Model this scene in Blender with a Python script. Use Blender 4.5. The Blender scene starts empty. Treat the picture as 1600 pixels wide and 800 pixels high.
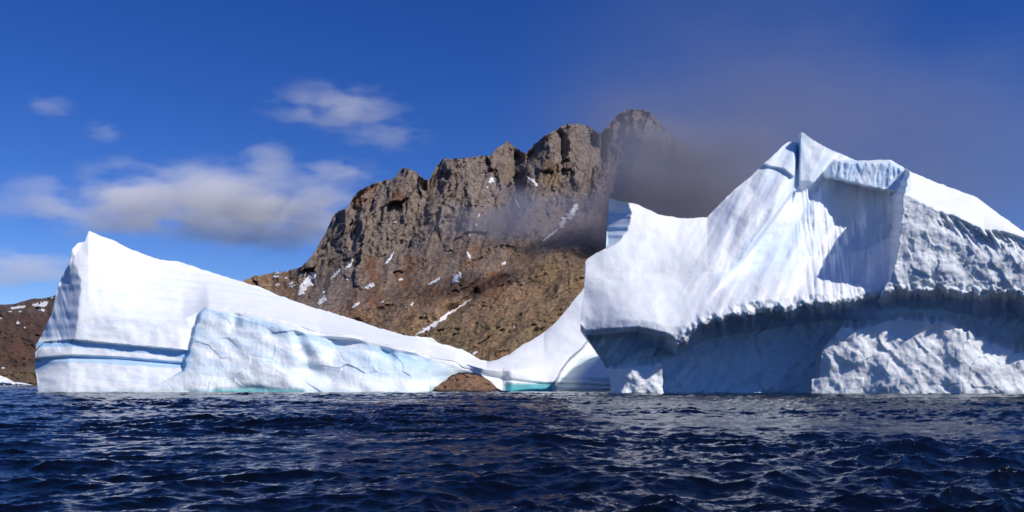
import bpy, math, random
import numpy as np
from mathutils import Vector

# ------------------------------------------------------------------ camera, sky, sun, exposure
scene = bpy.context.scene
COL = scene.collection
F = 1386.0            # focal length in pixels of a 1600 px wide picture
HOR = 598.0           # row of the horizon
CH = 2.0              # camera height above the sea (m)
cam_d = bpy.data.cameras.new('camera')
cam = bpy.data.objects.new('camera', cam_d)
COL.objects.link(cam)
cam.location = (0, 0, CH)
cam.rotation_euler = (math.pi / 2, 0, 0)
cam_d.sensor_fit = 'HORIZONTAL'
cam_d.sensor_width = 36.0
cam_d.lens = 36.0 * F / 1600.0
cam_d.shift_y = (HOR - 400.0) / 1600.0
cam_d.clip_end = 80000
scene.camera = cam

SUN_TO = Vector((0.60, -0.45, 0.66)).normalized()
world = bpy.data.worlds.new('World')
scene.world = world
world.use_nodes = True
wn, wl = world.node_tree.nodes, world.node_tree.links
bg = wn['Background']
sky = wn.new('ShaderNodeTexSky')
sky.sky_type = 'NISHITA'
sky.sun_disc = False
sky.sun_elevation = math.asin(SUN_TO.z)
sky.sun_rotation = math.atan2(SUN_TO.x, SUN_TO.y)
sky.altitude = 2500
sky.air_density = 1.0
sky.dust_density = 0.2
sky.ozone_density = 4.0
grade = wn.new('ShaderNodeHueSaturation')            # the whole sky alike: a clear polar blue
grade.inputs['Saturation'].default_value = 1.3
grade.inputs['Hue'].default_value = 0.521
wl.new(sky.outputs[0], grade.inputs['Color'])
wl.new(grade.outputs[0], bg.inputs[0])
bg.inputs[1].default_value = 0.108

sun_d = bpy.data.lights.new('sun', 'SUN')
sun_d.energy = 4.0
sun_d.angle = math.radians(0.55)
sun_d.color = (1.0, 0.95, 0.88)
sun = bpy.data.objects.new('sun', sun_d)
COL.objects.link(sun)
sun.rotation_euler = (-SUN_TO).to_track_quat('-Z', 'Y').to_euler()

scene.view_settings.view_transform = 'Standard'
scene.view_settings.look = 'None'
scene.view_settings.gamma = 1.0
scene.view_settings.use_curve_mapping = False
scene.view_settings.exposure = 0.0
scene.cycles.use_denoising = True
scene.cycles.max_bounces = 8
scene.cycles.volume_bounces = 3
scene.cycles.volume_step_rate = 0.6
scene.cycles.volume_max_steps = 256
scene.cycles.sample_clamp_direct = 4.0
scene.cycles.sample_clamp_indirect = 4.0
scene.cycles.caustics_reflective = False
scene.cycles.caustics_refractive = False

# ------------------------------------------------------------------ numpy helpers
def _h(ix, iy, seed):
    h = (ix.astype(np.int64) * 374761393 + iy.astype(np.int64) * 668265263 + seed * 1442695041) & 0xFFFFFFFF
    h = ((h ^ (h >> 13)) * 1274126177) & 0xFFFFFFFF
    h = ((h ^ (h >> 16)) * 2246822519) & 0xFFFFFFFF
    return (h ^ (h >> 15)) & 0xFFFFFFFF

def h01(ix, iy, seed):
    return _h(ix, iy, seed) / 4294967295.0

def perlin(x, y, seed=0):
    ix, iy = np.floor(x), np.floor(y)
    fx, fy = x - ix, y - iy
    u = fx * fx * fx * (fx * (fx * 6 - 15) + 10)
    v = fy * fy * fy * (fy * (fy * 6 - 15) + 10)
    def g(ox, oy):
        a = h01(ix + ox, iy + oy, seed) * 6.2831853
        return np.cos(a) * (fx - ox) + np.sin(a) * (fy - oy)
    a, b, c, d = g(0, 0), g(1, 0), g(0, 1), g(1, 1)
    return ((a + (b - a) * u) * (1 - v) + (c + (d - c) * u) * v) * 1.5

def fbm(x, y, seed=0, octv=5, gain=0.5, lac=2.03):
    s, a = 0.0, 1.0
    for o in range(octv):
        s = s + a * perlin(x, y, seed + o * 17)
        x, y, a = x * lac + 3.7, y * lac - 1.3, a * gain
    return s

def ridged(x, y, seed=0, octv=5, gain=0.5, lac=2.03):
    s, a = 0.0, 1.0
    for o in range(octv):
        s = s + a * (1 - 2 * np.abs(perlin(x, y, seed + o * 17)))
        x, y, a = x * lac + 3.7, y * lac - 1.3, a * gain
    return s

def voronoi(x, y, seed=0):
    """nearest and second distance, and a random tilt and level for each cell"""
    ix, iy = np.floor(x), np.floor(y)
    f1 = np.full(x.shape, 9.0); f2 = np.full(x.shape, 9.0)
    dxb = np.zeros(x.shape); dyb = np.zeros(x.shape); cx = np.zeros(x.shape); cy = np.zeros(x.shape)
    for oy in (-1, 0, 1):
        for ox in (-1, 0, 1):
            jx, jy = ix + ox, iy + oy
            dx = x - (jx + h01(jx, jy, seed)); dy = y - (jy + h01(jx, jy, seed + 5))
            d = np.sqrt(dx * dx + dy * dy)
            near = d < f1
            f2 = np.where(near, f1, np.minimum(f2, d))
            f1 = np.where(near, d, f1)
            dxb = np.where(near, dx, dxb); dyb = np.where(near, dy, dyb)
            cx = np.where(near, jx, cx); cy = np.where(near, jy, cy)
    tx = h01(cx, cy, seed + 11) - .5; ty = h01(cx, cy, seed + 13) - .5; lv = h01(cx, cy, seed + 19) - .5
    return f1, f2, dxb * tx + dyb * ty, lv

def sstep(a, b, x):
    t = np.clip((x - a) / (b - a), 0, 1)
    return t * t * (3 - 2 * t)

def blur1(a, sig):
    if sig <= 0: return a
    r = int(3 * sig) + 1
    k = np.exp(-0.5 * (np.arange(-r, r + 1) / sig) ** 2); k /= k.sum()
    return np.convolve(np.pad(a, r, mode='edge'), k, mode='valid')

def seg_dist(px, py, poly):
    """distance in pixels to a polyline and the running fraction along it"""
    best = np.full(px.shape, 1e9); frac = np.zeros(px.shape); n = len(poly) - 1
    for i in range(n):
        (ax, ay), (bx, by) = poly[i], poly[i + 1]
        vx, vy = bx - ax, by - ay
        t = np.clip(((px - ax) * vx + (py - ay) * vy) / (vx * vx + vy * vy), 0, 1)
        d = np.hypot(px - ax - t * vx, py - ay - t * vy)
        m = d < best
        best = np.where(m, d, best); frac = np.where(m, (i + t) / n, frac)
    return best, frac

def relief(px, py, xs, lines, sy=3.0, sd=6.0, step=1.0, sys=None):
    """distance field from feature lines [(x, y, distance), ...] listed from top to bottom"""
    Y, D = [], []
    for i, ln in enumerate(lines):
        a = np.array(ln, float)
        y = np.interp(xs, a[:, 0], a[:, 1]); d = np.interp(xs, a[:, 0], a[:, 2])
        y = blur1(y, (sys or {}).get(i, sy) / step) if i else y
        Y.append(y); D.append(blur1(d, sd / step))
    for i in range(1, len(Y)):
        Y[i] = np.maximum(Y[i], Y[i - 1] + 0.6)
    out = np.broadcast_to(D[0], px.shape).copy()
    for i in range(len(Y) - 1):
        t = (py - Y[i]) / (Y[i + 1] - Y[i])
        seg = D[i] + (D[i + 1] - D[i]) * np.clip(t, 0, 1)
        out = np.where(py >= Y[i], seg, out)
    return out

def world_pts(px, py, d):
    return np.stack([(px - 800.0) / F * d, d, CH + (HOR - py) / F * d], -1)

def mesh_from(name, V, Q, mat, parent=None, col=None, smooth=True, kind=None, loc=(0, 0, 0)):
    me = bpy.data.meshes.new(name)
    Q = np.asarray(Q, np.int32)
    k = Q.shape[1]
    me.vertices.add(len(V)); me.vertices.foreach_set('co', (np.asarray(V) - np.array(loc)).astype(np.float32).ravel())
    me.loops.add(Q.size); me.loops.foreach_set('vertex_index', Q.ravel())
    me.polygons.add(len(Q)); me.polygons.foreach_set('loop_start', np.arange(0, Q.size, k, dtype=np.int32))
    me.polygons.foreach_set('use_smooth', np.full(len(Q), smooth))
    me.update(calc_edges=True)
    if col is not None:
        at = me.attributes.new('tint', 'FLOAT_COLOR', 'POINT')
        at.data.foreach_set('color', np.asarray(col, np.float32).ravel())
    me.materials.append(mat)
    o = bpy.data.objects.new(name, me)
    COL.objects.link(o)
    if parent is not None:
        o.parent = parent
        o.location = Vector(loc) - parent.location
    else:
        o.location = loc
    if kind: o['kind'] = kind
    return o

def tag(o, label, cat, group=None):
    o['label'] = label; o['category'] = cat
    if group: o['group'] = group
    return o

def empty(name, loc):
    o = bpy.data.objects.new(name, None); COL.objects.link(o); o.location = loc
    return o

PART_LABELS = {'undercut_wall': 'shadowed ice wall under the overhang, its blue shade partly painted in', 'cracked_cliff': 'grey crazed ice cliff below the white top slope', 'layered_cliff': 'ice cliff striped with two blue bands', 'calved_cliff': 'pale turquoise broken ice cliff', 'ice_foot': 'cross-ridged sunlit ice foot at the waterline'}
def split_mesh(V, Q, C, fid, names, mat, parent):
    """one mesh object for each region of a surface"""
    for i, nm in enumerate(names):
        q = Q[fid == i]
        if not len(q): continue
        u, inv = np.unique(q, return_inverse=True)
        o = mesh_from(nm, V[u], inv.reshape(q.shape), mat, parent, C[u], loc=tuple(parent.location))
        if nm in PART_LABELS: o['label'] = PART_LABELS[nm]

# ------------------------------------------------------------------ material helpers
def new_mat(name):
    m = bpy.data.materials.new(name); m.use_nodes = True
    return m, m.node_tree.nodes, m.node_tree.links, m.node_tree.nodes['Principled BSDF']

def nd(n, t, **kw):
    x = n.new(t)
    for k, v in kw.items():
        if k.startswith('i_'):
            x.inputs[k[2:].replace('_', ' ')].default_value = v
        else:
            setattr(x, k, v)
    return x

def mixc(n, l, fac, a, b):
    x = n.new('ShaderNodeMix'); x.data_type = 'RGBA'
    for s, v in ((x.inputs[0], fac), (x.inputs[6], a), (x.inputs[7], b)):
        if hasattr(v, 'is_output'): l.new(v, s)
        else: s.default_value = v
    return x.outputs[2]

def ramp(n, l, src, p0, p1):
    x = n.new('ShaderNodeMapRange'); l.new(src, x.inputs[0])
    x.inputs[1].default_value = p0; x.inputs[2].default_value = p1
    return x.outputs[0]

def ice_material():
    m, n, l, b = new_mat('glacier_ice')
    at = nd(n, 'ShaderNodeAttribute', attribute_name='tint')
    sp = n.new('ShaderNodeSeparateColor'); l.new(at.outputs['Color'], sp.inputs[0])
    geo = n.new('ShaderNodeNewGeometry')
    nz = nd(n, 'ShaderNodeTexNoise', i_Scale=0.35, i_Detail=6.0, i_Roughness=0.62); l.new(geo.outputs['Position'], nz.inputs['Vector'])
    nf = nd(n, 'ShaderNodeTexNoise', i_Scale=1.6, i_Detail=8.0, i_Roughness=0.7); l.new(geo.outputs['Position'], nf.inputs['Vector'])
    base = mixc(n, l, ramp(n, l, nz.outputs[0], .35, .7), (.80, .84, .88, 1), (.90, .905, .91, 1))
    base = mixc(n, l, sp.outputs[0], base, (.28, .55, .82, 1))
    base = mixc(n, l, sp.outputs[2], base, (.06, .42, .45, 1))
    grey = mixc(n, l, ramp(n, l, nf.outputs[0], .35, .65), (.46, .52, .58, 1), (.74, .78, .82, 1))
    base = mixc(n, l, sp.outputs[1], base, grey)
    l.new(base, b.inputs['Base Color'])
    b.inputs['Roughness'].default_value = .55
    b.inputs['Specular IOR Level'].default_value = .3
    b.inputs['Subsurface Weight'].default_value = .35
    b.inputs['Subsurface Radius'].default_value = (.5, 1.0, 1.5)
    b.inputs['Subsurface Scale'].default_value = 1.0
    bp = nd(n, 'ShaderNodeBump', i_Strength=.22, i_Distance=.35); l.new(nf.outputs[0], bp.inputs['Height'])
    l.new(bp.outputs[0], b.inputs['Normal'])
    return m

def snow_material():
    m, n, l, b = new_mat('old_snow')
    geo = n.new('ShaderNodeNewGeometry')
    nz = nd(n, 'ShaderNodeTexNoise', i_Scale=.06, i_Detail=6.0); l.new(geo.outputs['Position'], nz.inputs['Vector'])
    l.new(mixc(n, l, nz.outputs[0], (.62, .60, .60, 1), (.86, .86, .87, 1)), b.inputs['Base Color'])
    b.inputs['Roughness'].default_value = .7
    return m

def rock_material(name, s=1.0, warm=(.27, .17, .098), grey=(.225, .182, .155), dark=(.085, .062, .05)):
    m, n, l, b = new_mat(name)
    at = nd(n, 'ShaderNodeAttribute', attribute_name='tint')
    sp = n.new('ShaderNodeSeparateColor'); l.new(at.outputs['Color'], sp.inputs[0])
    geo = n.new('ShaderNodeNewGeometry')
    n1 = nd(n, 'ShaderNodeTexNoise', i_Scale=.012 * s, i_Detail=10.0, i_Roughness=.68); l.new(geo.outputs['Position'], n1.inputs['Vector'])
    n2 = nd(n, 'ShaderNodeTexNoise', i_Scale=.07 * s, i_Detail=10.0, i_Roughness=.72); l.new(geo.outputs['Position'], n2.inputs['Vector'])
    vo = nd(n, 'ShaderNodeTexVoronoi', feature='DISTANCE_TO_EDGE', i_Scale=.05 * s)
    ws = nd(n, 'ShaderNodeVectorMath', operation='ADD'); l.new(geo.outputs['Position'], ws.inputs[0])
    wm = nd(n, 'ShaderNodeVectorMath', operation='SCALE'); l.new(n2.outputs[1], wm.inputs[0]); wm.inputs[3].default_value = 26.0 / s
    l.new(wm.outputs[0], ws.inputs[1]); l.new(ws.outputs[0], vo.inputs['Vector'])
    c = mixc(n, l, sp.outputs[0], (*warm, 1), (*grey, 1))
    c2 = mixc(n, l, sp.outputs[0], (warm[0] * 1.25, warm[1] * 1.3, warm[2] * 1.35, 1), (grey[0] * 1.2, grey[1] * 1.22, grey[2] * 1.25, 1))
    c = mixc(n, l, ramp(n, l, n1.outputs[0], .42, .66), c, c2)
    c = mixc(n, l, ramp(n, l, n2.outputs[0], .52, .34), c, (*dark, 1))
    c = mixc(n, l, sp.outputs[2], c, (.22, .105, .06, 1))
    ol = mixc(n, l, ramp(n, l, n2.outputs[0], .4, .62), (.15, .11, .06, 1), (.26, .20, .115, 1))
    c = mixc(n, l, sp.outputs[1], c, ol)
    ce = n.new('ShaderNodeMix'); ce.data_type = 'RGBA'; ce.blend_type = 'MULTIPLY'; ce.inputs[0].default_value = .25
    l.new(c, ce.inputs[6]); l.new(ramp(n, l, vo.outputs[0], 0, .12), ce.inputs[7])
    n3 = nd(n, 'ShaderNodeTexNoise', i_Scale=.22 * s, i_Detail=6.0, i_Roughness=.75); l.new(geo.outputs['Position'], n3.inputs['Vector'])
    r3 = n.new('ShaderNodeMapRange'); l.new(n3.outputs[0], r3.inputs[0])
    r3.inputs[1].default_value = .3; r3.inputs[2].default_value = .7; r3.inputs[3].default_value = .45; r3.inputs[4].default_value = 1.5
    sc = nd(n, 'ShaderNodeVectorMath', operation='SCALE'); l.new(ce.outputs[2], sc.inputs[0]); l.new(r3.outputs[0], sc.inputs[3])
    l.new(sc.outputs[0], b.inputs['Base Color'])
    b.inputs['Roughness'].default_value = .9
    b.inputs['Specular IOR Level'].default_value = .2
    ad = nd(n, 'ShaderNodeMath', operation='MULTIPLY_ADD'); l.new(n2.outputs[0], ad.inputs[0]); ad.inputs[1].default_value = 1.0
    l.new(n1.outputs[0], ad.inputs[2])
    bp = nd(n, 'ShaderNodeBump', i_Strength=.75, i_Distance=6.0 / s); l.new(ad.outputs[0], bp.inputs['Height'])
    l.new(bp.outputs[0], b.inputs['Normal'])
    return m

def water_material():
    m, n, l, b = new_mat('sea_water')
    geo = n.new('ShaderNodeNewGeometry')
    mp = nd(n, 'ShaderNodeMapping'); l.new(geo.outputs['Position'], mp.inputs['Vector'])
    mp.inputs['Rotation'].default_value = (0, 0, math.radians(-14)); mp.inputs['Scale'].default_value = (.55, 1.0, 1.0)
    n1 = nd(n, 'ShaderNodeTexNoise', i_Scale=3.2, i_Detail=5.0, i_Roughness=.6); l.new(mp.outputs[0], n1.inputs['Vector'])
    bp = nd(n, 'ShaderNodeBump', i_Strength=.6, i_Distance=.08); l.new(n1.outputs[0], bp.inputs['Height'])
    l.new(bp.outputs[0], b.inputs['Normal'])
    b.inputs['Base Color'].default_value = (.002, .003, .0065, 1)
    b.inputs['Roughness'].default_value = .08
    b.inputs['IOR'].default_value = 1.333
    return m

ICE = ice_material(); SNOW = snow_material()
ROCK = rock_material('mountain_rock'); ROCKN = rock_material('shore_rock', 9.0, warm=(.26, .15, .085))
HILLM = rock_material('hill_rock', 1.0, warm=(.105, .06, .042), grey=(.13, .10, .085))
WATER = water_material()

# ------------------------------------------------------------------ sea: wind waves from a random spectrum
def wave_tile(L, N, V, rms, cutlo, cuthi, wdir, seed, spread=2):
    rng = np.random.default_rng(seed)
    k1 = np.fft.fftfreq(N, L / N) * 2 * np.pi
    kx, ky = np.meshgrid(k1, k1, indexing='ij')
    k = np.hypot(kx, ky); k[0, 0] = 1e-6
    Lw = V * V / 9.81
    ca = (kx * math.cos(wdir) + ky * math.sin(wdir)) / k
    P = np.exp(-1 / (k * Lw) ** 2) / k ** 3.6 * (0.08 + np.abs(ca) ** spread)
    lam = 2 * np.pi / k
    P = P * sstep(cutlo * .6, cutlo, lam) * (1 - sstep(cuthi, cuthi * 1.6, lam)); P[0, 0] = 0
    H = (rng.normal(size=(N, N)) + 1j * rng.normal(size=(N, N))) * np.sqrt(P)
    h = np.fft.ifft2(H); sc = rms / np.real(h).std()
    f = lambda A: np.real(np.fft.ifft2(A)) * sc
    return f(H), f(1j * kx / k * H), f(1j * ky / k * H)

def sample(T, L, x, y):
    N = T.shape[0]
    u, v = x / L * N, y / L * N
    iu, iv = np.floor(u).astype(int), np.floor(v).astype(int)
    fu, fv = u - iu, v - iv
    a, b, c, d = iu % N, (iu + 1) % N, iv % N, (iv + 1) % N
    return (T[a, c] * (1 - fu) + T[b, c] * fu) * (1 - fv) + (T[a, d] * (1 - fu) + T[b, d] * fu) * fv

def build_sea():
    Yr = np.concatenate([np.geomspace(6.5, 420, 880), np.geomspace(450, 45000, 34)])
    tx = np.tan(np.linspace(-math.radians(40), math.radians(40), 660))
    X = (Yr[:, None] + 5.0) * tx[None, :]; Y = np.repeat(Yr[:, None], len(tx), 1)
    dx = np.zeros_like(X); dy = np.zeros_like(X); dz = np.zeros_like(X)
    fade = 1 - sstep(300, 1500, Y)
    w0 = math.radians(-72)
    for (L, N, V, rms, lo, hi, wd, sd, sp, chop, f0, f1) in (
            (71.0, 512, 3.3, .098, 1.0, 34, w0, 4, 7, 1.1, 900, 1500),
            (23.0, 512, 2.0, .036, .3, 3, w0 + .35, 8, 4, 1.05, 500, 900),
            (9.3, 512, 1.4, .017, .12, .9, w0 - .3, 14, 2, .9, 90, 260)):
        h, hx, hy = wave_tile(L, N, V, rms, lo, hi, wd, sd, sp)
        ft = 1 - sstep(f0, f1, Y)
        dz += sample(h, L, X, Y) * ft
        dx -= chop * sample(hx, L, X, Y) * ft * -1
        dy -= chop * sample(hy, L, X, Y) * ft * -1
    g = .75 + .5 * fbm(X / 23, Y / 23, 5, 2)              # gusts
    V = np.stack([X + dx * g * fade, Y + dy * g * fade, dz * g * fade], -1).reshape(-1, 3)
    R, C = X.shape
    i = np.arange(R * C).reshape(R, C)
    Q = np.stack([i[:-1, :-1], i[:-1, 1:], i[1:, 1:], i[1:, :-1]], -1).reshape(-1, 4)
    # plain sheets to either side and behind
    t = tx[-1]; y0, y1 = Yr[0], Yr[-1]; B = 45000.0
    ex = np.array([(-t * (y0 + 5), y0, 0), (t * (y0 + 5), y0, 0), (t * (y1 + 5), y1, 0), (-t * (y1 + 5), y1, 0), (-B, -B, 0), (B, -B, 0), (B, y1, 0), (-B, y1, 0)], float)
    n0 = len(V)
    V = np.concatenate([V, ex])
    Q = np.concatenate([Q, np.array([(n0 + 1, n0 + 5, n0 + 6, n0 + 2), (n0 + 4, n0, n0 + 3, n0 + 7), (n0 + 4, n0 + 5, n0 + 1, n0)])])
    mesh_from('sea', V, Q, WATER, kind='structure')

build_sea()

# ------------------------------------------------------------------ closed body from a front relief
def body(xs, top, bot, rows, depth_fn, tint_fn, part_fn, thick, back_rows=10, level=False):
    """columns at xs; each runs up the front from bot to top, then down the back. Returns V, Q, C, face ids"""
    C = len(xs)
    v = np.linspace(0, 1, rows)[:, None]
    py = bot[None, :] + (top - bot)[None, :] * v
    if level:                                    # rows at fixed heights, cut off at each column's own top and bottom
        lv = np.linspace(bot.max(), top.min(), rows)[:, None]
        py = np.clip(lv, top[None, :], bot[None, :])
    px = np.broadcast_to(xs[None, :], py.shape).copy()
    d = depth_fn(px, py)
    P = world_pts(px, py, d)
    tint = tint_fn(px, py, P)
    # back: falls away behind the crest
    bv = np.linspace(0, 1, back_rows + 1)[1:, None]
    Pt, Pb = P[-1], P[0]
    Bk = np.zeros((back_rows, C, 3))
    zt, zb = Pt[:, 2], Pb[:, 2]
    for r in range(back_rows):
        f = bv[r, 0]
        dd = Pt[:, 1] + (thick * f ** .8 if np.isscalar(thick) else thick * f ** .8)
        z = zt + (zb - zt) * f ** 1.25
        Bk[r, :, 1] = dd; Bk[r, :, 0] = (xs - 800) / F * dd; Bk[r, :, 2] = z
    V = np.concatenate([P.reshape(-1, 3), Bk.reshape(-1, 3)])
    T = np.concatenate([tint.reshape(-1, 4), np.tile(np.array([[0., 0, 0, 1]]), (back_rows * C, 1))])
    R = rows + back_rows
    i = np.arange(R * C).reshape(R, C)
    ring = np.concatenate([i, i[:1]])
    Q = np.stack([ring[:-1, :-1], ring[:-1, 1:], ring[1:, 1:], ring[1:, :-1]], -1)
    pid = part_fn(px, py)
    fid = np.zeros((R, C - 1), int); fid[:rows - 1] = pid[:-1, :-1]
    Q, fid = Q.reshape(-1, 4), fid.reshape(-1)
    if level:
        h = np.concatenate([py, py[-1:] + np.arange(1, back_rows + 1)[:, None] * 1e3]).reshape(-1)[Q]
        keep = (np.abs(h[:, 0] - h[:, 3]) > 1e-6) | (np.abs(h[:, 1] - h[:, 2]) > 1e-6)
        Q, fid = Q[keep], fid[keep]
    return V, Q, T, fid

def crest_line(xs, pts, amp=1.2, seed=0, sig=1.0, step=1.0):
    a = np.array(pts, float)
    y = blur1(np.interp(xs, a[:, 0], a[:, 1]), sig / step)
    return y + amp * fbm(xs / 14.0, xs * 0 + .5, seed, 4, .6)

def const_lines(y, d):
    return [(-500, y, d), (2200, y, d)]

WL = lambda yw: CH * F / (yw - HOR)

# ------------------------------------------------------------------ left iceberg
def left_iceberg():
    step = 1.25
    xs = np.arange(55, 992, step)
    crest = [(54, 557), (56, 539), (69, 516), (81, 490), (90, 449), (99, 426), (110, 409), (112, 389), (122, 380), (133, 377), (136, 366),
             (139, 361), (150, 366), (180, 377), (210, 392), (251, 406), (274, 407), (319, 422), (375, 439), (410, 450), (450, 467),
             (490, 481), (537, 494), (587, 511), (632, 524), (675, 528), (686, 536), (720, 545), (750, 562), (762, 565), (775, 562),
             (795, 554), (820, 537), (847, 522), (872, 500), (890, 478), (905, 460), (915, 448), (940, 432), (962, 470), (990, 580)]
    top = crest_line(xs, crest, 1.0, 3, .6, step)
    ba = np.array([(50, 575), (57, 585), (62, 640), (671, 640), (673, 612), (686, 601), (705, 587), (725, 581), (747, 585), (760, 591), (772, 602),
                   (786, 611), (788, 640), (1000, 640)], float)
    bot = np.interp(xs, ba[:, 0], ba[:, 1])
    arch = (xs > 674) & (xs < 786)
    bot = bot + np.where(arch, 2.0 * fbm(xs / 9., xs * 0, 9, 3), 0)
    bot = np.maximum(bot, top + 4)

    def depth(px, py):
        A = [
            [(55, 540, 191), (111, 407, 199), (139, 361, 203), (250, 406, 216), (375, 439, 219), (500, 484, 218), (650, 526, 217), (760, 565, 219), (850, 520, 226), (915, 448, 232), (990, 580, 234)],
            [(55, 545, 190), (124, 489, 191), (210, 498, 191), (285, 500, 192), (308, 488, 193.5), (325, 477, 193.6), (350, 480, 193), (372, 485, 192.5), (410, 493, 191.5), (465, 507, 190.5), (500, 519, 191), (552, 524, 191), (600, 537, 191.5), (650, 547, 193.5), (675, 559, 196.5), (712, 564, 201), (722, 572, 204.5), (780, 580, 209), (850, 575, 213), (990, 590, 215)],
            [(55, 548, 189.5), (64, 533, 189), (112, 530, 188.4), (187, 537, 188.4), (285, 546, 188.4), (330, 552, 194), (650, 562, 196), (700, 570, 204), (790, 590, 210), (850, 597, 211), (990, 600, 212)],
            [(55, 550, 192), (64, 535, 191.6), (112, 533, 189.5), (187, 540, 189.6), (285, 549, 189.9), (330, 555, 194), (650, 566, 196), (700, 574, 205), (790, 593, 210.5), (850, 600, 211.5), (990, 602, 212)],
            [(55, 556, 190.0), (64, 545, 189.4), (112, 541, 189.4), (187, 547, 189.4), (285, 556, 189.6), (330, 560, 189), (700, 577, 205), (790, 596, 209.6), (850, 602, 210.5), (990, 604, 213)],
            [(55, 560, 189.6), (64, 558, 188.8), (112, 554, 188.6), (187, 557, 188.6), (285, 566, 188.8), (330, 570, 188.8), (700, 579, 205), (790, 600, 209.2), (860, 604, 210), (990, 606, 213)],
            [(55, 563, 192), (64, 562, 189.7), (112, 558, 189.4), (187, 561, 189.4), (285, 569, 189.6), (330, 574, 190), (700, 581, 205), (790, 604, 208.9), (860, 607, 209.6), (990, 608, 213)],
            [(55, 575, 190.5), (64, 570, 189.8), (90, 566, 188.8), (112, 564, 188.2), (187, 567, 188.0), (285, 575, 187.5), (330, 578, 187.8), (700, 583, 205), (790, 607, 208.6), (860, 609, 209.3), (990, 609, 214)],
            [(55, 613, 186.5), (90, 613, 185), (250, 613, 183.5), (400, 613, 184.5), (640, 613, 186), (700, 612, 200), (790, 612, 208), (860, 612, 208.8), (990, 612, 214)],
            [(55, 640, 186.5), (250, 640, 184), (640, 640, 186), (700, 640, 200), (790, 640, 208), (860, 640, 208.8), (990, 640, 214)]]
        a = relief(px, py, xs, A, 2.5, 7, step)
        X, Z = (px - 800) / 7.3, (HOR - py) / 7.3
        # left flank turns away
        fe = np.interp(py, [370, 390, 410, 440, 480, 530, 560], [104, 111, 117, 127, 123, 117, 108]) + 3 * perlin(py / 14., px * 0, 4)
        a = a + np.clip(fe - px, 0, 60) * .15 * (1 - sstep(525, 545, py) * .75)
        flute = ridged(X / 2.2 + .12 * Z, Z / 16, 21, 3)
        a = a + .45 * flute * sstep(128, 96, px) * sstep(560, 520, py)
        # calved block with a wall on its left side
        B = [
            [(270, 420, 222), (330, 425, 222), (375, 439, 220), (450, 467, 218), (540, 505, 212), (650, 532, 213), (720, 556, 214), (780, 570, 216)],
            [(270, 500, 193), (310, 484, 193), (325, 479, 193), (350, 482, 192.5), (372, 487, 192), (410, 495, 191), (465, 509, 190), (480, 517, 190), (500, 521, 190.6), (552, 526, 190.4), (600, 539, 191), (650, 549, 193), (675, 561, 196), (712, 566, 201), (722, 576, 204), (780, 590, 212)],
            [(270, 505, 191), (325, 487, 191), (350, 490, 190.8), (410, 506, 189.6), (465, 522, 188.6), (500, 530, 189.2), (552, 541, 190.0), (600, 556, 190.3), (650, 563, 192.5), (712, 572, 201), (780, 594, 212)],
            [(270, 585, 185.6), (325, 580, 185.2), (420, 582, 185.2), (480, 586, 186.0), (550, 588, 186.6), (650, 592, 189.5), (712, 586, 202), (780, 600, 213)],
            [(270, 613, 183.5), (400, 613, 184.2), (500, 613, 184.0), (640, 613, 186), (670, 612, 190), (712, 611, 203), (780, 611, 214)],
            [(270, 640, 183.5), (640, 640, 186), (712, 640, 203), (780, 640, 214)]]
        b = relief(px, py, xs, B, 2.0, 7, step)
        xc = np.interp(py, [470, 480, 500, 540, 580, 600, 640], [330, 322, 309, 299, 288, 250, 120]) + 3.5 * perlin(py / 15., px * 0, 31)
        b = b + np.clip(xc - px, 0, 200) * .42 
        b = np.where(py < np.interp(px, [270, 310, 325, 350, 372, 410, 465, 480, 500, 552, 600, 650, 675, 712, 722, 780], [500, 485, 478, 481, 486, 494, 508, 516, 520, 525, 538, 548, 560, 565, 575, 589]), 400, b)
        # facets of the calved cliff
        f1, f2, tilt, lv = voronoi(X / 7.5 + .25 * perlin(X / 5, Z / 5, 2), Z / 5.5 + .35 * X / 7.5, 41)
        cl = sstep(0, 6, py - np.interp(px, [300, 350, 410, 480, 552, 600, 650, 720], [480, 484, 497, 521, 528, 541, 551, 578]))
        b = b + cl * (.75 * tilt + .06 * lv + .7 * fbm(X / 8 + .4 * Z / 8, Z / 7, 43, 2))
        # two slanting shelves where slabs broke away
        for (ln, w, amp) in (([(465, 527), (478, 556)], 10, 1.2), ([(524, 543), (552, 527)], 16, 1.8), ([(371, 487), (366, 508)], 8, 1.2), ([(482, 578), (515, 592)], 14, 1.6), ([(600, 548), (612, 560)], 8, 1.0)):
            dd, fr = seg_dist(px, py, ln)
            b = b + amp * np.exp(-(dd / w) ** 2) * cl
        d = np.minimum(a, b)
        depth.block = b < a
        # waterline undercut with teal ice
        tu, _ = seg_dist(px, py, [(335, 611), (400, 608), (470, 612)])
        d = d + .5 * np.exp(-(tu / 5) ** 2)
        # right end of the saddle: a leg, a recess, then a lobe behind the other berg
        leg = np.interp(py, [440, 500, 545, 560, 580, 600, 640], [985, 940, 906, 888, 873, 864, 860])
        d = d + 9 * sstep(0, 7, px - leg) - 6.5 * sstep(4, 40, px - leg - 6 - .25 * np.abs(py - 585)) * sstep(540, 560, py)
        sad = sstep(785, 800, px)
        d = d - sad * 2.0 * sstep(560, 597, py) + sad * .25 * sstep(596, 602, py + 2.5 * perlin(px / 7, py / 9, 6)) * (px < leg)
        d = d + .5 * fbm(X / 9, Z / 6, 51, 3) + .045 * fbm(X / 1.6, Z / 1.2, 61, 4, .55)
        d = d + .04 * np.where(depth.block, ridged(X / 1.1, Z / 2.5, 71, 3), 0) * cl
        return d

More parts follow.
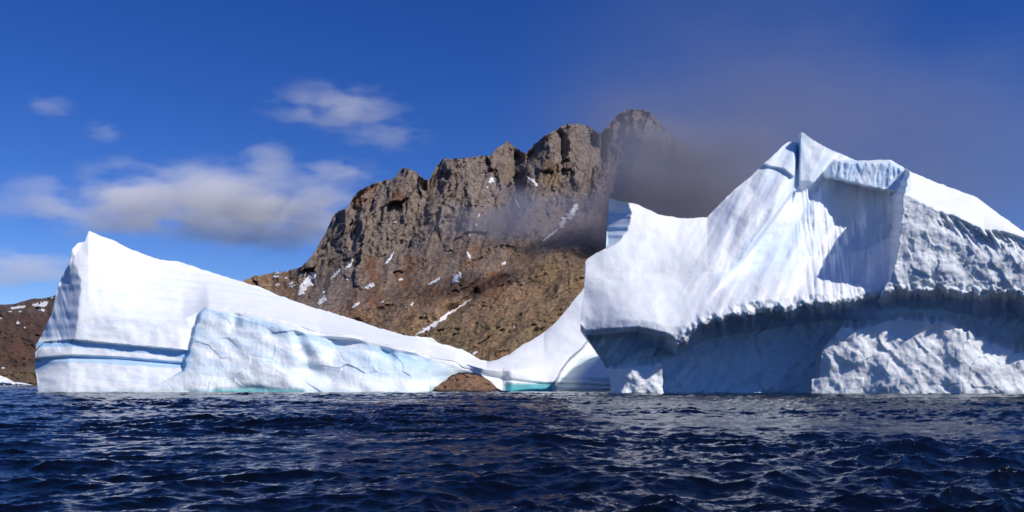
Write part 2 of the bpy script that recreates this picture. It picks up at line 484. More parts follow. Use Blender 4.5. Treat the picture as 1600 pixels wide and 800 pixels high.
    def tint(px, py, P):
        X, Z = P[..., 0], P[..., 2]
        t = np.zeros(px.shape + (4,)); t[..., 3] = 1
        wob = 1.6 * perlin(px / 21., py / 9., 81)
        def band(y0, y1, s=1.6):
            ya = np.interp(px, *zip(*y0)); yb = np.interp(px, *zip(*y1))
            return sstep(ya - s, ya + s, py + wob) * sstep(yb + s, yb - s, py + wob)
        left = sstep(312, 288, px + .33 * (py - 545))
        b1 = band([(60, 534), (112, 531), (187, 538), (285, 547)], [(60, 542), (112, 542), (187, 549), (285, 559)])
        b2 = band([(55, 560), (112, 555), (187, 557), (285, 565)], [(55, 581), (90, 569), (112, 566), (187, 569), (285, 576)])
        blue = np.maximum(b1, .8 * b2) * left * .8
        flank = .20 * sstep(122, 100, px) * sstep(400, 430, py) * sstep(540, 525, py)
        blk = depth.block * sstep(0, 5, py - np.interp(px, [300, 325, 410, 480, 552, 600, 650, 720], [484, 480, 496, 520, 527, 540, 550, 577]))
        X7 = (px - 800) / 7.3; Z7 = (HOR - py) / 7.3
        f = np.clip(.5 + .9 * fbm(X7 / 5 + .4 * Z7, Z7 / 7, 91, 4), 0, 1)
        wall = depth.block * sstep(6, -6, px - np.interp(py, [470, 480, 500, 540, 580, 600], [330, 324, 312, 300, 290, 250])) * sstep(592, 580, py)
        edge = depth.block * np.exp(-((py - 7 - np.interp(px, [300, 325, 350, 410, 465, 500, 552, 600, 650, 712], [490, 481, 484, 498, 512, 523, 529, 542, 552, 568])) / 7) ** 2)
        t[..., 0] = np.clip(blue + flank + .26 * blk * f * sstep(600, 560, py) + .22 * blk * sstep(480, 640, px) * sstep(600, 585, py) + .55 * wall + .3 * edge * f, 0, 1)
        tu, _ = seg_dist(px, py, [(335, 612), (400, 609), (470, 613)])
        teal = .5 * np.exp(-(tu / 4.5) ** 2) + .25 * sstep(606, 612, py) * sstep(200, 320, px) * sstep(560, 460, px)
        leg = np.interp(py, [440, 500, 545, 560, 580, 600, 640], [985, 940, 906, 888, 873, 864, 860])
        teal = teal + .9 * sstep(785, 792, px) * sstep(597, 602, py) * sstep(4, -2, px - leg) + .5 * sstep(663, 680, px) * sstep(690, 676, px) * sstep(600, 606, py)
        t[..., 2] = np.clip(teal + .12 * sstep(0, 6, px - leg) + .10 * blk * f + .10 * sstep(604, 611, py), 0, 1)
        str_ = fbm(X / 70., (Z + .10 * X) / .9, 95, 3, .6)
        t[..., 0] = np.clip(t[..., 0] + .16 * np.clip(str_, 0, 1) * (px < 760), 0, 1)
        return t

    names = ['snow_slope', 'layered_cliff', 'calved_cliff', 'saddle']
    def parts(px, py):
        p = np.zeros(px.shape, int)
        y1 = np.interp(px, [55, 64, 112, 187, 285, 330], [548, 533, 530, 537, 546, 552])
        p[(py > y1)] = np.where(px > 318, 2, 1)[py > y1]
        ye = np.interp(px, [300, 325, 410, 480, 552, 600, 650, 712, 722], [484, 479, 495, 518, 526, 539, 549, 566, 576])
        p[(depth.block) & (py > ye)] = 2
        p[(py <= ye) & (px > 320) & (px <= 740)] = 0
        p[(px > 740)] = 3
        return p

    root = empty('iceberg', (-40, 190, 0))
    tag(root, 'white wedge-shaped iceberg with blue layered bands, sloping from a tip down to the sea', 'iceberg', 'icebergs')
    V, Q, C, fid = body(xs, top, bot, 230, depth, tint, parts, np.interp(xs, [55, 140, 400, 660, 700, 790, 900, 990], [14, 24, 34, 24, 10, 10, 18, 20]))
    split_mesh(V, Q, C, fid, names, ICE, root)

left_iceberg()

# ------------------------------------------------------------------ right iceberg
def right_iceberg():
    step = 1.25
    xs = np.arange(907, 1860, step)
    crest = [(905, 508), (908, 487), (913, 450), (914.5, 408), (930, 396), (947, 388), (949.5, 330), (950.5, 311), (953, 310), (970, 314), (997, 320), (1028, 334),
             (1060, 341), (1085, 341), (1105, 339), (1114, 329), (1150, 294), (1168, 280), (1194, 256), (1228, 224), (1234, 221), (1245, 222), (1247.5, 226),
             (1248.5, 208), (1250, 206), (1256, 208), (1272, 220), (1303, 237), (1340, 251), (1392, 249), (1419, 266), (1459, 284), (1522, 306),
             (1569, 340), (1600, 362), (1680, 420), (1760, 490), (1830, 560), (1860, 605)]
    top = crest_line(xs, crest, 1.0, 13, .5, step)
    ba = np.array([(905, 512), (914, 523), (929, 545), (943, 568), (953, 588), (955, 650), (1860, 650)], float)
    bot = np.interp(xs, ba[:, 0], ba[:, 1]); bot = np.maximum(bot, top + 4)
    lipx = [907, 914, 960, 1000, 1040, 1058, 1090, 1150, 1250, 1330, 1390, 1450, 1600, 1860]
    lipy = [510, 521, 517, 515, 524, 534, 512, 491, 479, 470, 456, 459, 463, 560]

    def lip_at(px):
        ic = sstep(1035, 1070, px)
        return np.interp(px, lipx, lipy) + ic * (1.5 * perlin(px / 4.5, px * 0, 7) * (.4 + 1.5 * np.abs(perlin(px / 50., px * 0, 6))) + 7.0 * perlin(px / 31., px * 0, 8) + 3 * perlin(px / 9., px * 0, 5)) + 1.5 * perlin(px / 9., px * 0 + 4, 9)

    def depth(px, py):
        X, Z = (px - 800) / 8.1, (HOR - py) / 8.1
        lx = np.arange(900, 1870, 3.0); ly = lip_at(lx)
        ld = np.interp(lx, [907, 950, 1000, 1060, 1150, 1250, 1330, 1390, 1450, 1600, 1860], [172, 167, 164, 161.5, 160, 159.5, 160, 160.5, 160.5, 160, 172])
        wd = np.interp(lx, [907, 950, 1010, 1060, 1150, 1270, 1300, 1390, 1450, 1600, 1860], [181, 177, 175, 175.5, 176, 174.5, 172, 169, 168, 170, 175])
        cy = np.interp(lx, [907, 957, 1009, 1040, 1060, 1100, 1300, 1860], [560, 580, 537, 537, 545, 530, 498, 600])
        cy = np.maximum(cy, np.interp(lx, lipx, lipy) + np.interp(lx, [960, 1040, 1100, 1300, 1600], [24, 24, 24, 24, 22]))
        # upper snow slope, lip, ceiling below it, wall
        A = [
            [(907, 325, 180), (950, 311, 180), (1000, 320, 181), (1060, 341, 182), (1105, 340, 183.5), (1168, 280, 188), (1234, 221, 192), (1250, 206, 193), (1340, 251, 190), (1400, 250, 186), (1459, 284, 186), (1522, 306, 182), (1600, 362, 176), (1860, 600, 176)],
            [(907, 425, 175), (950, 425, 173.8), (1060, 430, 173), (1150, 420, 174), (1250, 400, 177.5), (1330, 395, 180), (1390, 385, 180), (1420, 310, 180), (1500, 345, 166), (1600, 375, 165), (1860, 602, 175)],
            [(x, y - 17, d + .8) for x, y, d in zip(lx, np.interp(lx, lipx, lipy), ld)],
            [(x, y - 5, d) for x, y, d in zip(lx, ly, ld)],
            [(x, y + 3, d + .7) for x, y, d in zip(lx, ly, ld)],
            [(x, y + 11, d + 3.2) for x, y, d in zip(lx, ly, ld)],
            [(x, y, d) for x, y, d in zip(lx, cy, wd - 1)],
            [(907, 616, 178), (955, 616, 173), (1030, 616, 171.8), (1280, 616, 172.2), (1400, 616, 170), (1860, 616, 176)],
            [(907, 652, 178), (955, 652, 173.5), (1280, 652, 172), (1860, 652, 176)]]
        a = relief(px, py, xs, A, 0.8, 20, step, {1: 30, 2: 14})
        lip = lip_at(px)
        above = sstep(4, -30, py - lip)
        # drifted streaks running down the slope
        u = (px - 1100) + .55 * (py - 400); w = (py - 400) - .55 * (px - 1100)
        a = a + above * (2.0 * fbm(u / 75., w / 220., 22, 3) * sstep(1040, 1180, px) + .14 * fbm(u / 14., w / 70., 23, 3) * sstep(1000, 1150, px))
        bay = sstep(1225, 1260, px) * sstep(1425, 1400, px) * sstep(270, 300, py) * above
        a = a + bay * (.45 * ridged(X / 1.7 + .05 * Z, Z / 14., 26, 3) + .8 * fbm(X / 5., Z / 9., 24, 3))
        # left tip: the wall that faces left
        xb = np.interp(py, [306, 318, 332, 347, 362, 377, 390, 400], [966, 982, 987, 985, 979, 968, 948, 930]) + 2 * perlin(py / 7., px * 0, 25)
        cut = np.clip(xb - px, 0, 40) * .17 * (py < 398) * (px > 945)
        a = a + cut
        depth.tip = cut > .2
        # shoulder left of the cleft, ending in a slanting edge
        ex = np.interp(py, [200, 230, 262, 298, 330, 360, 420, 470], [1252, 1246, 1243, 1240, 1216, 1194, 1150, 1105])
        sh = 4.2 * sstep(5, -3, px - ex) * sstep(1090, 1200, px + .6 * (py - 300)) * sstep(470, 380, py) * sstep(225, 300, py + 20)
        a = a - sh
        # cap ledge of the shoulder
        ly2 = np.interp(px, [1180, 1194, 1225, 1240], [262, 257, 264, 276])
        a = a - 1.3 * sstep(3, -1, py - ly2) * sstep(1165, 1185, px) * sstep(1243, 1240, px)
        # the cleft between the two fins
        cx = np.interp(py, [200, 226, 262, 300, 318], [1250, 1248, 1244, 1240, 1237])
        a = a + 2.0 * np.exp(-((px - cx) / 1.8) ** 2) * sstep(330, 296, py)
        # right fin: flat pale face leaning out
        fx = sstep(1247, 1250, px) * sstep(1312, 1284, px + .5 * (py - 240)) * sstep(300, 280, py - .1 * (px - 1250))
        fin = 185.6 - .012 * (px - 1270) - .04 * (py - 240)
        depth.fin = (fx > .5) & (fin < a)
        a = np.where(fx > 0, a * (1 - fx) + np.minimum(a, fin) * fx, a)
        # cornice slab
        cb = np.interp(px, [1280, 1290, 1312, 1350, 1381, 1419, 1440], [272, 276, 281, 290, 297, 300, 296]) + 3 * perlin(px / 12., px * 0, 27)
        ctop = np.interp(px, [1285, 1305, 1340, 1392, 1419], [268, 249, 252, 252, 268])
        cm = sstep(1284, 1300, px) * sstep(1428, 1418, px) * sstep(3, -1, py - cb) * sstep(-2, 3, py - ctop)
        slab = 182.5 - .035 * (px - 1300) - .045 * (py - 260)
        slab = slab + .22 * ridged(X / 1.6, Z / 5, 28, 3)
        depth.cor = (cm > .5)
        a = np.where(cm > 0, a * (1 - cm) + np.minimum(a, slab) * cm, a)
        # right block: snow slope on top, cliff in front
        et = np.interp(px, [1395, 1416, 1462, 1494, 1537, 1569, 1600, 1860], [306, 304, 327, 338, 358, 360, 371, 602]) + 3.5 * perlin(px / 11., px * 0, 29)
        bf = 158.6 - .024 * np.clip(px - 1410, 0, 230) + np.clip(et - py, -400, 0) * -.008 * -1 - .0 * py
        ctp = np.interp(px, xs, top)
        etb = np.interp(px, [1395, 1416, 1462, 1494, 1537, 1569, 1600, 1860], [306, 304, 327, 338, 358, 360, 371, 602])
        ctp = np.interp(px, *zip(*crest))
        slope = bf + np.clip(etb - py, 0, 500) / np.maximum(etb - ctp, 6) * np.interp(px, [1400, 1420, 1480, 1600, 1860], [13, 14, 16, 15, 8])
        blk = np.where(py < et, slope, bf)
        xl = np.interp(py, [240, 290, 304, 346, 402, 430, 470], [1425, 1417, 1411, 1409, 1401, 1394, 1372]) + 2.2 * perlin(py / 9., px * 0, 33)
        blk = blk + np.clip(xl - px, 0, 60) * 1.4
        blk = blk + np.clip(py - lip, 0, 300) * .30 + np.clip(py - lip + 9, 0, 9) ** 2 * .012
        f1, f2, tilt, lv = voronoi(X / 3.2 + .3 * perlin(X / 3, Z / 3, 1), Z / 3.0 + .4 * X / 3.2, 141)
        g1, g2, tilt2, lv2 = voronoi(X / 1.3, Z / 1.3 - .3 * X, 143)
        crag = .6 * tilt + .12 * lv + .16 * tilt2 + .04 * lv2 + .25 * fbm(X / 4, Z / 4, 36, 4, .5)
        face = sstep(-2, 4, py - et)
        blk = blk + face * crag + face * .6 * np.exp(-((py - et - 12) / 16) ** 2) * ridged(X / 1.3 + .5 * Z, Z / 4, 37, 3) * sstep(1450, 1480, px)
        depth.blk = blk < a
        depth.blkface = depth.blk & (py > et)
        d = np.minimum(a, blk)
        # rough hanging fringe along the lip
        fr = np.exp(-((py - lip + 1) / 15) ** 2) * sstep(1035, 1080, px)
        d = d + fr * (.28 * fbm(X / 1.3 + .25 * Z, Z / 2.0, 44, 4, .7) + .9 * perlin(X / 2.1 + .3 * perlin(X, Z, 3), Z / 2.4, 45) + .9 * sstep(1300, 1400, px) * np.abs(perlin(X / 1.5, Z / 1.2, 42)))
        # wall below: slanting slabs
        under = sstep(0, 14, py - lip)
        u1, u2, tl, lv3 = voronoi((X - .8 * Z) / 7.5 + .2 * perlin(X / 4, Z / 4, 3), (Z + .8 * X) / 13., 151)
        sl = np.abs(perlin((X - .9 * Z) / 3.0 + .25 * perlin(X / 4, Z / 4, 58), (Z + .9 * X) / 11., 57)); s2 = np.abs(perlin((X + .7 * Z) / 4.2, (Z - .7 * X) / 12., 59))
        d = d + under * (2.0 * tl + .7 * lv3 + 1.2 * sl + .8 * s2 - .6 + .3 * fbm(X / 3., Z / 3., 46, 4, .6))
        # foot that bulges out into the sun
        ft = np.interp(px, [1270, 1282, 1300, 1315, 1345, 1400, 1480, 1540, 1600, 1700, 1860], [560, 548, 520, 513, 514, 498, 505, 532, 556, 590, 612])
        fl = np.interp(py, [480, 515, 545, 590, 592, 650], [1330, 1312, 1284, 1281, 1268, 1266])
        ft2 = ft + 5 * perlin(px / 10., px * 0, 47)
        foot = np.interp(px, [1270, 1320, 1400, 1500, 1600, 1860], [165.5, 163.5, 161.2, 158.2, 159.2, 165]) + np.clip(ft2 - py, 0, 300) * .55 + np.clip(fl - px, 0, 300) * .9
        foot = foot - .8 * sstep(520, 612, py) + .5 * fbm(X / 9., Z / 7., 167, 2)
        v1, v2, tf, lf = voronoi((X + .55 * Z) / 4.2 + .15 * perlin(X / 3, Z / 3, 5), (Z - .55 * X) / 4.2, 161)
        w1, w2, tf2, lf2 = voronoi((X + .4 * Z) / 1.5, (Z - .4 * X) / 1.5, 163)
        r1 = np.abs(perlin((X + .8 * Z) / 2.7 + .2 * perlin(X / 3, Z / 3, 62), (Z - .8 * X) / 9., 164)); r2 = np.abs(perlin((X - .9 * Z) / 3.3, (Z + .9 * X) / 11., 165))
        foot = foot + .75 * tf + .08 * lf + .14 * tf2 + .03 * lf2 + .30 * r1 + .34 * r2 - .2 + .06 * fbm(X / 1.8, Z / 1.8, 166, 4, .6)
        # a buttress at the left end: sunlit front, left side in shade
        bx = np.interp(py, [560, 575, 612, 650], [998, 988, 972, 960]) + 2.5 * perlin(py / 8., px * 0, 53)
        but = 166.6 + np.clip(bx - px, 0, 40) * .22 + np.clip(px - 1035 - 1.5 * perlin(py / 10., px * 0, 54), 0, 100) * 2.5 + np.clip(572 + .12 * (1000 - px) + 3 * perlin(px / 8., px * 0, 55) - py, 0, 100) * .5
        but = but + .4 * fbm(X / 2.5, Z / 2.5, 56, 3)
        foot = np.minimum(foot, but)
        depth.foot = foot < d
        d = np.minimum(d, foot)
        # general roughness
        smooth = above * sstep(1180, 1050, px)
        d = d + .5 * fbm(X / 10, Z / 8, 48, 3) + (.08 - .04 * smooth) * fbm(X / 1.5, Z / 1.5, 49, 4, .55)
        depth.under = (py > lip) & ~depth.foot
        return d

    def tint(px, py, P):
        t = np.zeros(px.shape + (4,)); t[..., 3] = 1
        X, Z = (px - 800) / 8.1, (HOR - py) / 8.1
        lip = lip_at(px)
        nz = np.clip(.5 + .9 * fbm(X / 3, Z / 3, 71, 4, .6), 0, 1)
        blue = np.zeros(px.shape)
        u = (px - 1100) + .55 * (py - 400); w = (py - 400) - .55 * (px - 1100)
        st = np.clip(.35 + .9 * fbm(u / 34., w / 140., 72, 4), 0, 1) * sstep(1080, 1170, px) * sstep(lip - 20, lip - 70, py)
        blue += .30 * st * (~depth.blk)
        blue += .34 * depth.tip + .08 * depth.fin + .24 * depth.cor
        blue += .45 * sstep(0, 6, py - lip) * depth.under  # blue of the shade painted into the wall's ice colour below the lip
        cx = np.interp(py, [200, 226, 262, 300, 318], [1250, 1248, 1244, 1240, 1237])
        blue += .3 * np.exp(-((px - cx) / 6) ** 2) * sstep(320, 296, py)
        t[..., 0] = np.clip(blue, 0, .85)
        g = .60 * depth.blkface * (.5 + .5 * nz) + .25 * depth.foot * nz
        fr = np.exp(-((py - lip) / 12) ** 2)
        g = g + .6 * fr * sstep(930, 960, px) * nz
        lb = sstep(500, 506, py) * sstep(524, 518, py) * sstep(912, 930, px) * sstep(1050, 1020, px)
        g = g + .55 * lb * nz
        t[..., 1] = np.clip(g, 0, 1)
        cl = sstep(0, 5, py - lip) * sstep(1080, 1000, px) * sstep(600, 560, py + .0 * px)
        t[..., 2] = np.clip(.10 * cl + .2 * sstep(608, 616, py), 0, 1)
        return t

    names = ['snow_slope', 'undercut_wall', 'cracked_cliff', 'cornice', 'peak_fin', 'ice_foot', 'left_tip']
    def parts(px, py):
        p = np.zeros(px.shape, int)
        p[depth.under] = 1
        p[depth.cor] = 3
        p[depth.fin] = 4
        p[depth.blkface] = 2
        p[depth.tip] = 6
        p[depth.foot] = 5
        return p

    root = empty('iceberg', (50, 170, 0))
    tag(root, 'tall peaked iceberg with a cleft summit and shadowed overhang above the water', 'iceberg', 'icebergs')
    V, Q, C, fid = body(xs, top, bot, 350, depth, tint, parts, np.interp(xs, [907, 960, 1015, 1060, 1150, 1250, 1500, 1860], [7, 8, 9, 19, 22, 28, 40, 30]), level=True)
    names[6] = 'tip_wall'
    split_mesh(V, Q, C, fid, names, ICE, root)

right_iceberg()

# ------------------------------------------------------------------ mountain
MX = np.arange(330, 1420, 1.5)
MCREST = [(330, 448), (380, 440), (387, 435), (429, 426), (470, 418), (480, 408), (489, 397), (511, 360), (521, 336), (530, 330), (543, 324), (556, 302), (566, 294), (579, 289), (594, 284), (607, 281), (620, 274),
          (624, 266), (630, 262), (642, 265), (659, 276), (670, 281), (681, 261), (692, 248), (712, 248), (737, 244), (767, 243), (776, 231), (786, 225), (793, 221), (802, 228), (820, 240), (835, 225),
          (850, 213), (874, 199), (885, 195), (900, 193), (919, 196), (937, 209), (942, 205), (952, 192), (970, 176), (982, 171), (995, 170), (1015, 175), (1028, 188), (1040, 202), (1080, 232), (1110, 252),
          (1160, 295), (1260, 360), (1420, 470)]
def mountain_depth(px, py):
    S = 1.4                                     # metres per pixel at the cliffs
    L = [
        [(330, 445, 1850), (470, 418, 1900), (521, 336, 1880), (630, 262, 1930), (680, 261, 1960), (790, 222, 2050), (835, 225, 2010), (900, 193, 2010), (940, 205, 2120), (990, 170, 2060), (1080, 232, 2100), (1420, 470, 2100)],
        [(330, 452, 1800), (470, 450, 1790), (520, 420, 1760), (600, 400, 1740), (680, 370, 1760), (790, 345, 1790), (900, 330, 1800), (990, 330, 1850), (1420, 480, 1950)],
        [(330, 480, 1600), (470, 490, 1500), (600, 470, 1480), (700, 440, 1480), (800, 420, 1500), (900, 410, 1520), (1000, 420, 1600), (1420, 520, 1700)],
        [(330, 598, 1150), (800, 598, 1050), (1420, 598, 1150)],
        [(330, 612, 1150), (800, 612, 1050), (1420, 612, 1150)]]
    d = relief(px, py, MX, L, 10, 18, 1.5)
    ctop = np.interp(px, *zip(*MCREST))
    t = py - ctop
    up = sstep(210, 90, t)                      # 1 on the cliffs, 0 on the slopes
    wx = px + 14 * fbm(px / 60., py / 60., 201, 3); wy = py + 14 * fbm(px / 60., py / 60., 202, 3)
    qx = px + 5 * fbm(px / 24., py / 24., 215, 3); qy = py + 5 * fbm(px / 24., py / 24., 216, 3)
    qu = qx * .55 + qy * .84; qv = qx * .84 - qy * .55
    # steep buttresses high up, slanting ribs and benches lower down
    d = d - up * (55 * ridged((wx * .4 + qx * .6 + .32 * wy) / 84., wy / 330., 203, 2, .35) + 5 * ridged((wx + .25 * wy) / 21., wy / 52., 204, 4, .5))
    u = wx * .55 + wy * .84; v = wx * .84 - wy * .55
    lo = 1 - up
    d = d - lo * (30 * ridged(u / 58., v / 260., 205, 3, .4) + 5.0 * ridged(qu / 12., qv / 44., 206, 4, .55))
    f1, f2, tilt, lv = voronoi((qx + .3 * qy) / 22., qy / 44., 207)
    d = d + up * (30 * tilt + 4 * lv)
    f1, f2, tilt, lv = voronoi((qx + .35 * qy) / 50., qy / 120., 213)
    d = d + up * (62 * tilt + 6 * lv)
    f1, f2, tilt, lv = voronoi(qu / 24., qv / 90., 214)
    d = d + lo * (24 * tilt + 3 * lv)
    f1, f2, tilt, lv = voronoi((qx + .3 * qy) / 8., qy / 15., 208)
    d = d + (6 + 10 * up) * tilt + 2.5 * lv
    # gullies from the notches of the crest
    for ln, w, amp in (([(670, 280), (654, 330), (640, 380), (625, 430)], 13, 70), ([(820, 240), (800, 290), (770, 330)], 13, 55), ([(937, 208), (922, 270), (905, 320), (872, 352), (800, 405), (700, 490)], 15, 85),
                       ([(876, 205), (880, 250), (868, 300)], 7, 55), ([(560, 330), (545, 390), (505, 440), (470, 475)], 10, 30), ([(742, 462), (700, 490), (650, 524), (610, 545)], 9, 26)):
        dd, fr = seg_dist(wx * .5 + px * .5, wy * .5 + py * .5, ln)
        d = d + amp * np.exp(-(dd / w) ** 2) * sstep(-2, 14, t) * (1 - .6 * fr)
    d = d + 3.0 * fbm(px / 7., py / 7., 209, 4, .62)
    return d

def mountain():
    xs = MX
    top = crest_line(xs, MCREST, 1.6, 211, .8, 1.5) + 1.5 * fbm(xs / 5.5, xs * 0, 212, 3, .6)
    bot = np.full(xs.shape, 606.0)
    depth = mountain_depth
    def tint(px, py, P):
        t = np.zeros(px.shape + (4,)); t[..., 3] = 1
        ctop = np.interp(px, *zip(*MCREST))
        h = py - ctop
        nz = fbm(px / 40., py / 40., 221, 5, .6)
        t[..., 0] = np.clip(sstep(230, 110, h + 45 * nz) * .9 * sstep(440, 490, px + 20 * nz), 0, 1)
        olive = .75 * sstep(470, 520, py + 30 * nz) * sstep(640, 740, px + .6 * (py - 470) + 30 * nz) + .5 * sstep(400, 430, py + 30 * nz) * sstep(800, 860, px)
        gl, _ = seg_dist(px, py, [(835, 250), (860, 280), (800, 270)])
        olive = olive + .8 * np.exp(-(gl / 18) ** 2)
        t[..., 1] = np.clip(olive * (.55 + nz), 0, .9)
        rust = np.zeros(px.shape)
        for x, y, r in ((624, 310, 13), (560, 310, 14), (578, 294, 8), (640, 432, 22), (700, 430, 26), (590, 420, 18), (630, 400, 14), (760, 440, 30), (560, 470, 20), (860, 270, 16)):
            rust = rust + np.exp(-((px - x) ** 2 + (py - y) ** 2 * 1.4) / r ** 2)
        t[..., 2] = np.clip(rust * (.7 + 1.3 * nz) + .35 * sstep(.15, .5, nz) * sstep(110, 200, h), 0, .9)
        return t
    root = empty('mountain', (0, 1500, 0)); root['kind'] = 'structure'
    V, Q, C, fid = body(xs, top, bot, 320, depth, tint, lambda a, b: np.zeros(a.shape, int), np.full(xs.shape, 600.0), 8)
    split_mesh(V, Q, C, fid, ['rock_face'], ROCK, root)
    return root

MOUNTAIN = mountain()

def snow_patch(pts, seed, parent, depth_fn, lift):
    """pts: a centre line [(x, y, half width)], draped over the slope as a thin lens of snow"""
    rng = random.Random(seed)
    P = np.array(pts, float)
    n = 10 * (len(pts) - 1) + 1
    s = np.linspace(0, len(pts) - 1, n)
    cx, cy, hw = (np.interp(s, range(len(pts)), P[:, k]) for k in range(3))
    tx, ty = np.gradient(cx), np.gradient(cy); ln = np.hypot(tx, ty) + 1e-6
    nx, ny = -ty / ln, tx / ln
    taper = np.clip(np.minimum(s, s[-1] - s) * 5, .12, 1) ** .6
    ja = np.clip(.9 + 1.1 * fbm(s * 3.3, s * 0, seed, 3, .7), .15, 2); jb = np.clip(.9 + 1.1 * fbm(s * 3.3, s * 0 + 7, seed + 3, 3, .7), .15, 2)
    off = np.linspace(-1, 1, 7)
    side = np.where(off[None, :] < 0, ja[:, None], jb[:, None])
    X = cx[:, None] + nx[:, None] * off * (hw * taper)[:, None] * side
    Y = cy[:, None] + ny[:, None] * off * (hw * taper)[:, None] * side
    D = depth_fn(X, Y)
    edge = np.abs(off)[None, :] ** 3
    D = D - lift * (1 - edge) - lift * .25
    # even out the ground under the snow
    D = np.minimum(D, (D + np.roll(D, 1, 0) + np.roll(D, -1, 0)) / 3) if n > 3 else D
    D[0] = D[1]; D[-1] = D[-2]
    V = world_pts(X, Y, D).reshape(-1, 3)
    i = np.arange(n * 7).reshape(n, 7)
    Q = np.stack([i[:-1, :-1], i[:-1, 1:], i[1:, 1:], i[1:, :-1]], -1).reshape(-1, 4)
    mesh_from('snow_patch', V, Q, SNOW, parent, loc=tuple(parent.location))

def draped(fn, xs):
    """the built surface, sampled between its own columns"""
    gy = np.arange(150, 606, 1.5)
    gx = np.broadcast_to(xs[None, :], (len(gy), len(xs))).copy()
    G = fn(gx, np.broadcast_to(gy[:, None], gx.shape).copy())
    def f(x, y):
        u = np.clip((x - xs[0]) / (xs[1] - xs[0]), 0, len(xs) - 1.01); v = np.clip((y - gy[0]) / 1.5, 0, len(gy) - 1.01)
        a, b = u.astype(int), v.astype(int); fu, fv = u - a, v - b
        return (G[b, a] * (1 - fu) + G[b, a + 1] * fu) * (1 - fv) + (G[b + 1, a] * (1 - fu) + G[b + 1, a + 1] * fu) * fv
    return f

MD = draped(mountain_depth, MX)
PATCHES = [
    [(492, 426, 3), (484, 440, 6), (474, 452, 5), (465, 462, 2)], [(484, 430, 2), (474, 444, 3), (466, 457, 1.5)],
    [(509, 462, 3), (503, 470, 4), (497, 476, 2)], [(510, 455, 1.5), (504, 457, 1.2)],
    [(552, 404, 1.5), (546, 415, 2.5), (538, 421, 1.5)], [(532, 420, 1.2), (525, 428, 2), (516, 436, 1)],
    [(543, 432, 2.5), (541, 438, 2)], [(585, 443, 2.5), (577, 447, 4), (570, 449, 2)], [(562, 472, 1.5), (554, 478, 2.5), (550, 481, 1)],
    [(615, 393, 1), (608, 406, 2), (600, 413, 1.2)], [(646, 474, 1.5), (642, 478, 2)], [(620, 346, 1.2), (614, 348, 1)],
    [(439, 426, 1.5), (429, 428, 1.5)], [(436, 432, 2.5), (426, 433, 1.5)], [(449, 434, 1.5), (444, 435, 1.5)], [(437, 444, 2), (430, 445, 1.5)], [(460, 440, 2), (451, 444, 1.5)], [(462, 446, 1.5), (450, 449, 1.2)],
    [(480, 424, 1.5), (475, 432, 1.5)],
    [(737, 466, 1), (722, 477, 1.6), (700, 491, 2), (675, 509, 3), (660, 517, 2.5), (648, 525, 1)],
    [(729, 393, 1.2), (733, 400, 3), (735, 404, 1.5)], [(721, 427, 3), (713, 434, 5), (706, 443, 3)], [(687, 434, 2), (680, 439, 2), (668, 445, 1.5)],
    [(790, 408, 2), (784, 415, 2)], [(646, 472, 1.5), (641, 478, 2)], [(767, 276, 2), (769, 282, 4), (763, 285, 1.5)], [(763, 292, 2), (760, 294, 1.5)],
    [(823, 276, 1), (832, 283, 3), (840, 291, 1.8)], [(901, 318, 3), (895, 332, 5), (882, 345, 5), (874, 356, 3)], [(872, 358, 1.5), (860, 367, 1.6), (848, 377, 1)],
    [(749, 333, 1.5), (747, 340, 1.5)], [(745, 350, 1.5), (742, 354, 1.5)], [(734, 366, 1.2), (732, 371, 1.2)], [(746, 549, 3), (738, 554, 2)], [(804, 509, 1.5), (802, 513, 1.5)],
    [(804, 310, 1.5), (812, 326, 1)], [(600, 470, 1), (594, 474, 1)], [(630, 436, 3), (622, 438, 1.5)]]
for k, p in enumerate(PATCHES):
    snow_patch(p, 300 + k, MOUNTAIN, MD, 3.0)

# ------------------------------------------------------------------ low hill at the left edge, running behind the left iceberg
HX = np.arange(-420, 420, 2.0)
HCREST = [(-420, 500), (-200, 488), (-60, 480), (0, 475.5), (21, 475), (34, 471), (47, 467), (71, 466), (80, 463), (90, 460), (160, 452), (300, 446), (420, 452)]
def hill_depth(px, py):
    L = [[(-420, 480, 2300), (0, 475, 2200), (90, 460, 2250), (420, 450, 2100)],
         [(-420, 530, 1900), (90, 520, 1850), (420, 500, 1850)],
         [(-420, 598, 1330), (30, 598, 1330), (420, 598, 1400)],
         [(-420, 612, 1330), (30, 612, 1330), (420, 612, 1400)]]
    d = relief(px, py, HX, L, 10, 20, 2.0)
    d = d - 26 * ridged(px / 40. + py / 70., py / 26. - px / 90., 231, 5, .55) - 5 * fbm(px / 6., py / 5., 232, 4, .6)
    return d
def hill():
    top = crest_line(HX, HCREST, 1.2, 233, 1.0, 2.0)
    def tint(px, py, P):
        t = np.zeros(px.shape + (4,)); t[..., 3] = 1
        nz = fbm(px / 25., py / 18., 234, 5, .6)
        t[..., 0] = np.clip(sstep(505, 480, py + 20 * nz), 0, 1) * .8
        t[..., 1] = np.clip(sstep(572, 584, py + .15 * px + 6 * nz), 0, 1) * .6
        t[..., 2] = np.clip(.35 * sstep(515, 550, py) * (.5 + nz), 0, 1)
        return t
    root = empty('hill', (-500, 1400, 0)); root['kind'] = 'structure'
    V, Q, C, fid = body(HX, top, np.full(HX.shape, 606.0), 110, hill_depth, tint, lambda a, b: np.zeros(a.shape, int), np.full(HX.shape, 500.0), 6)
    split_mesh(V, Q, C, fid, ['rock_slope'], HILLM, root)
    return root
HILL = hill()
HD = draped(hill_depth, HX)
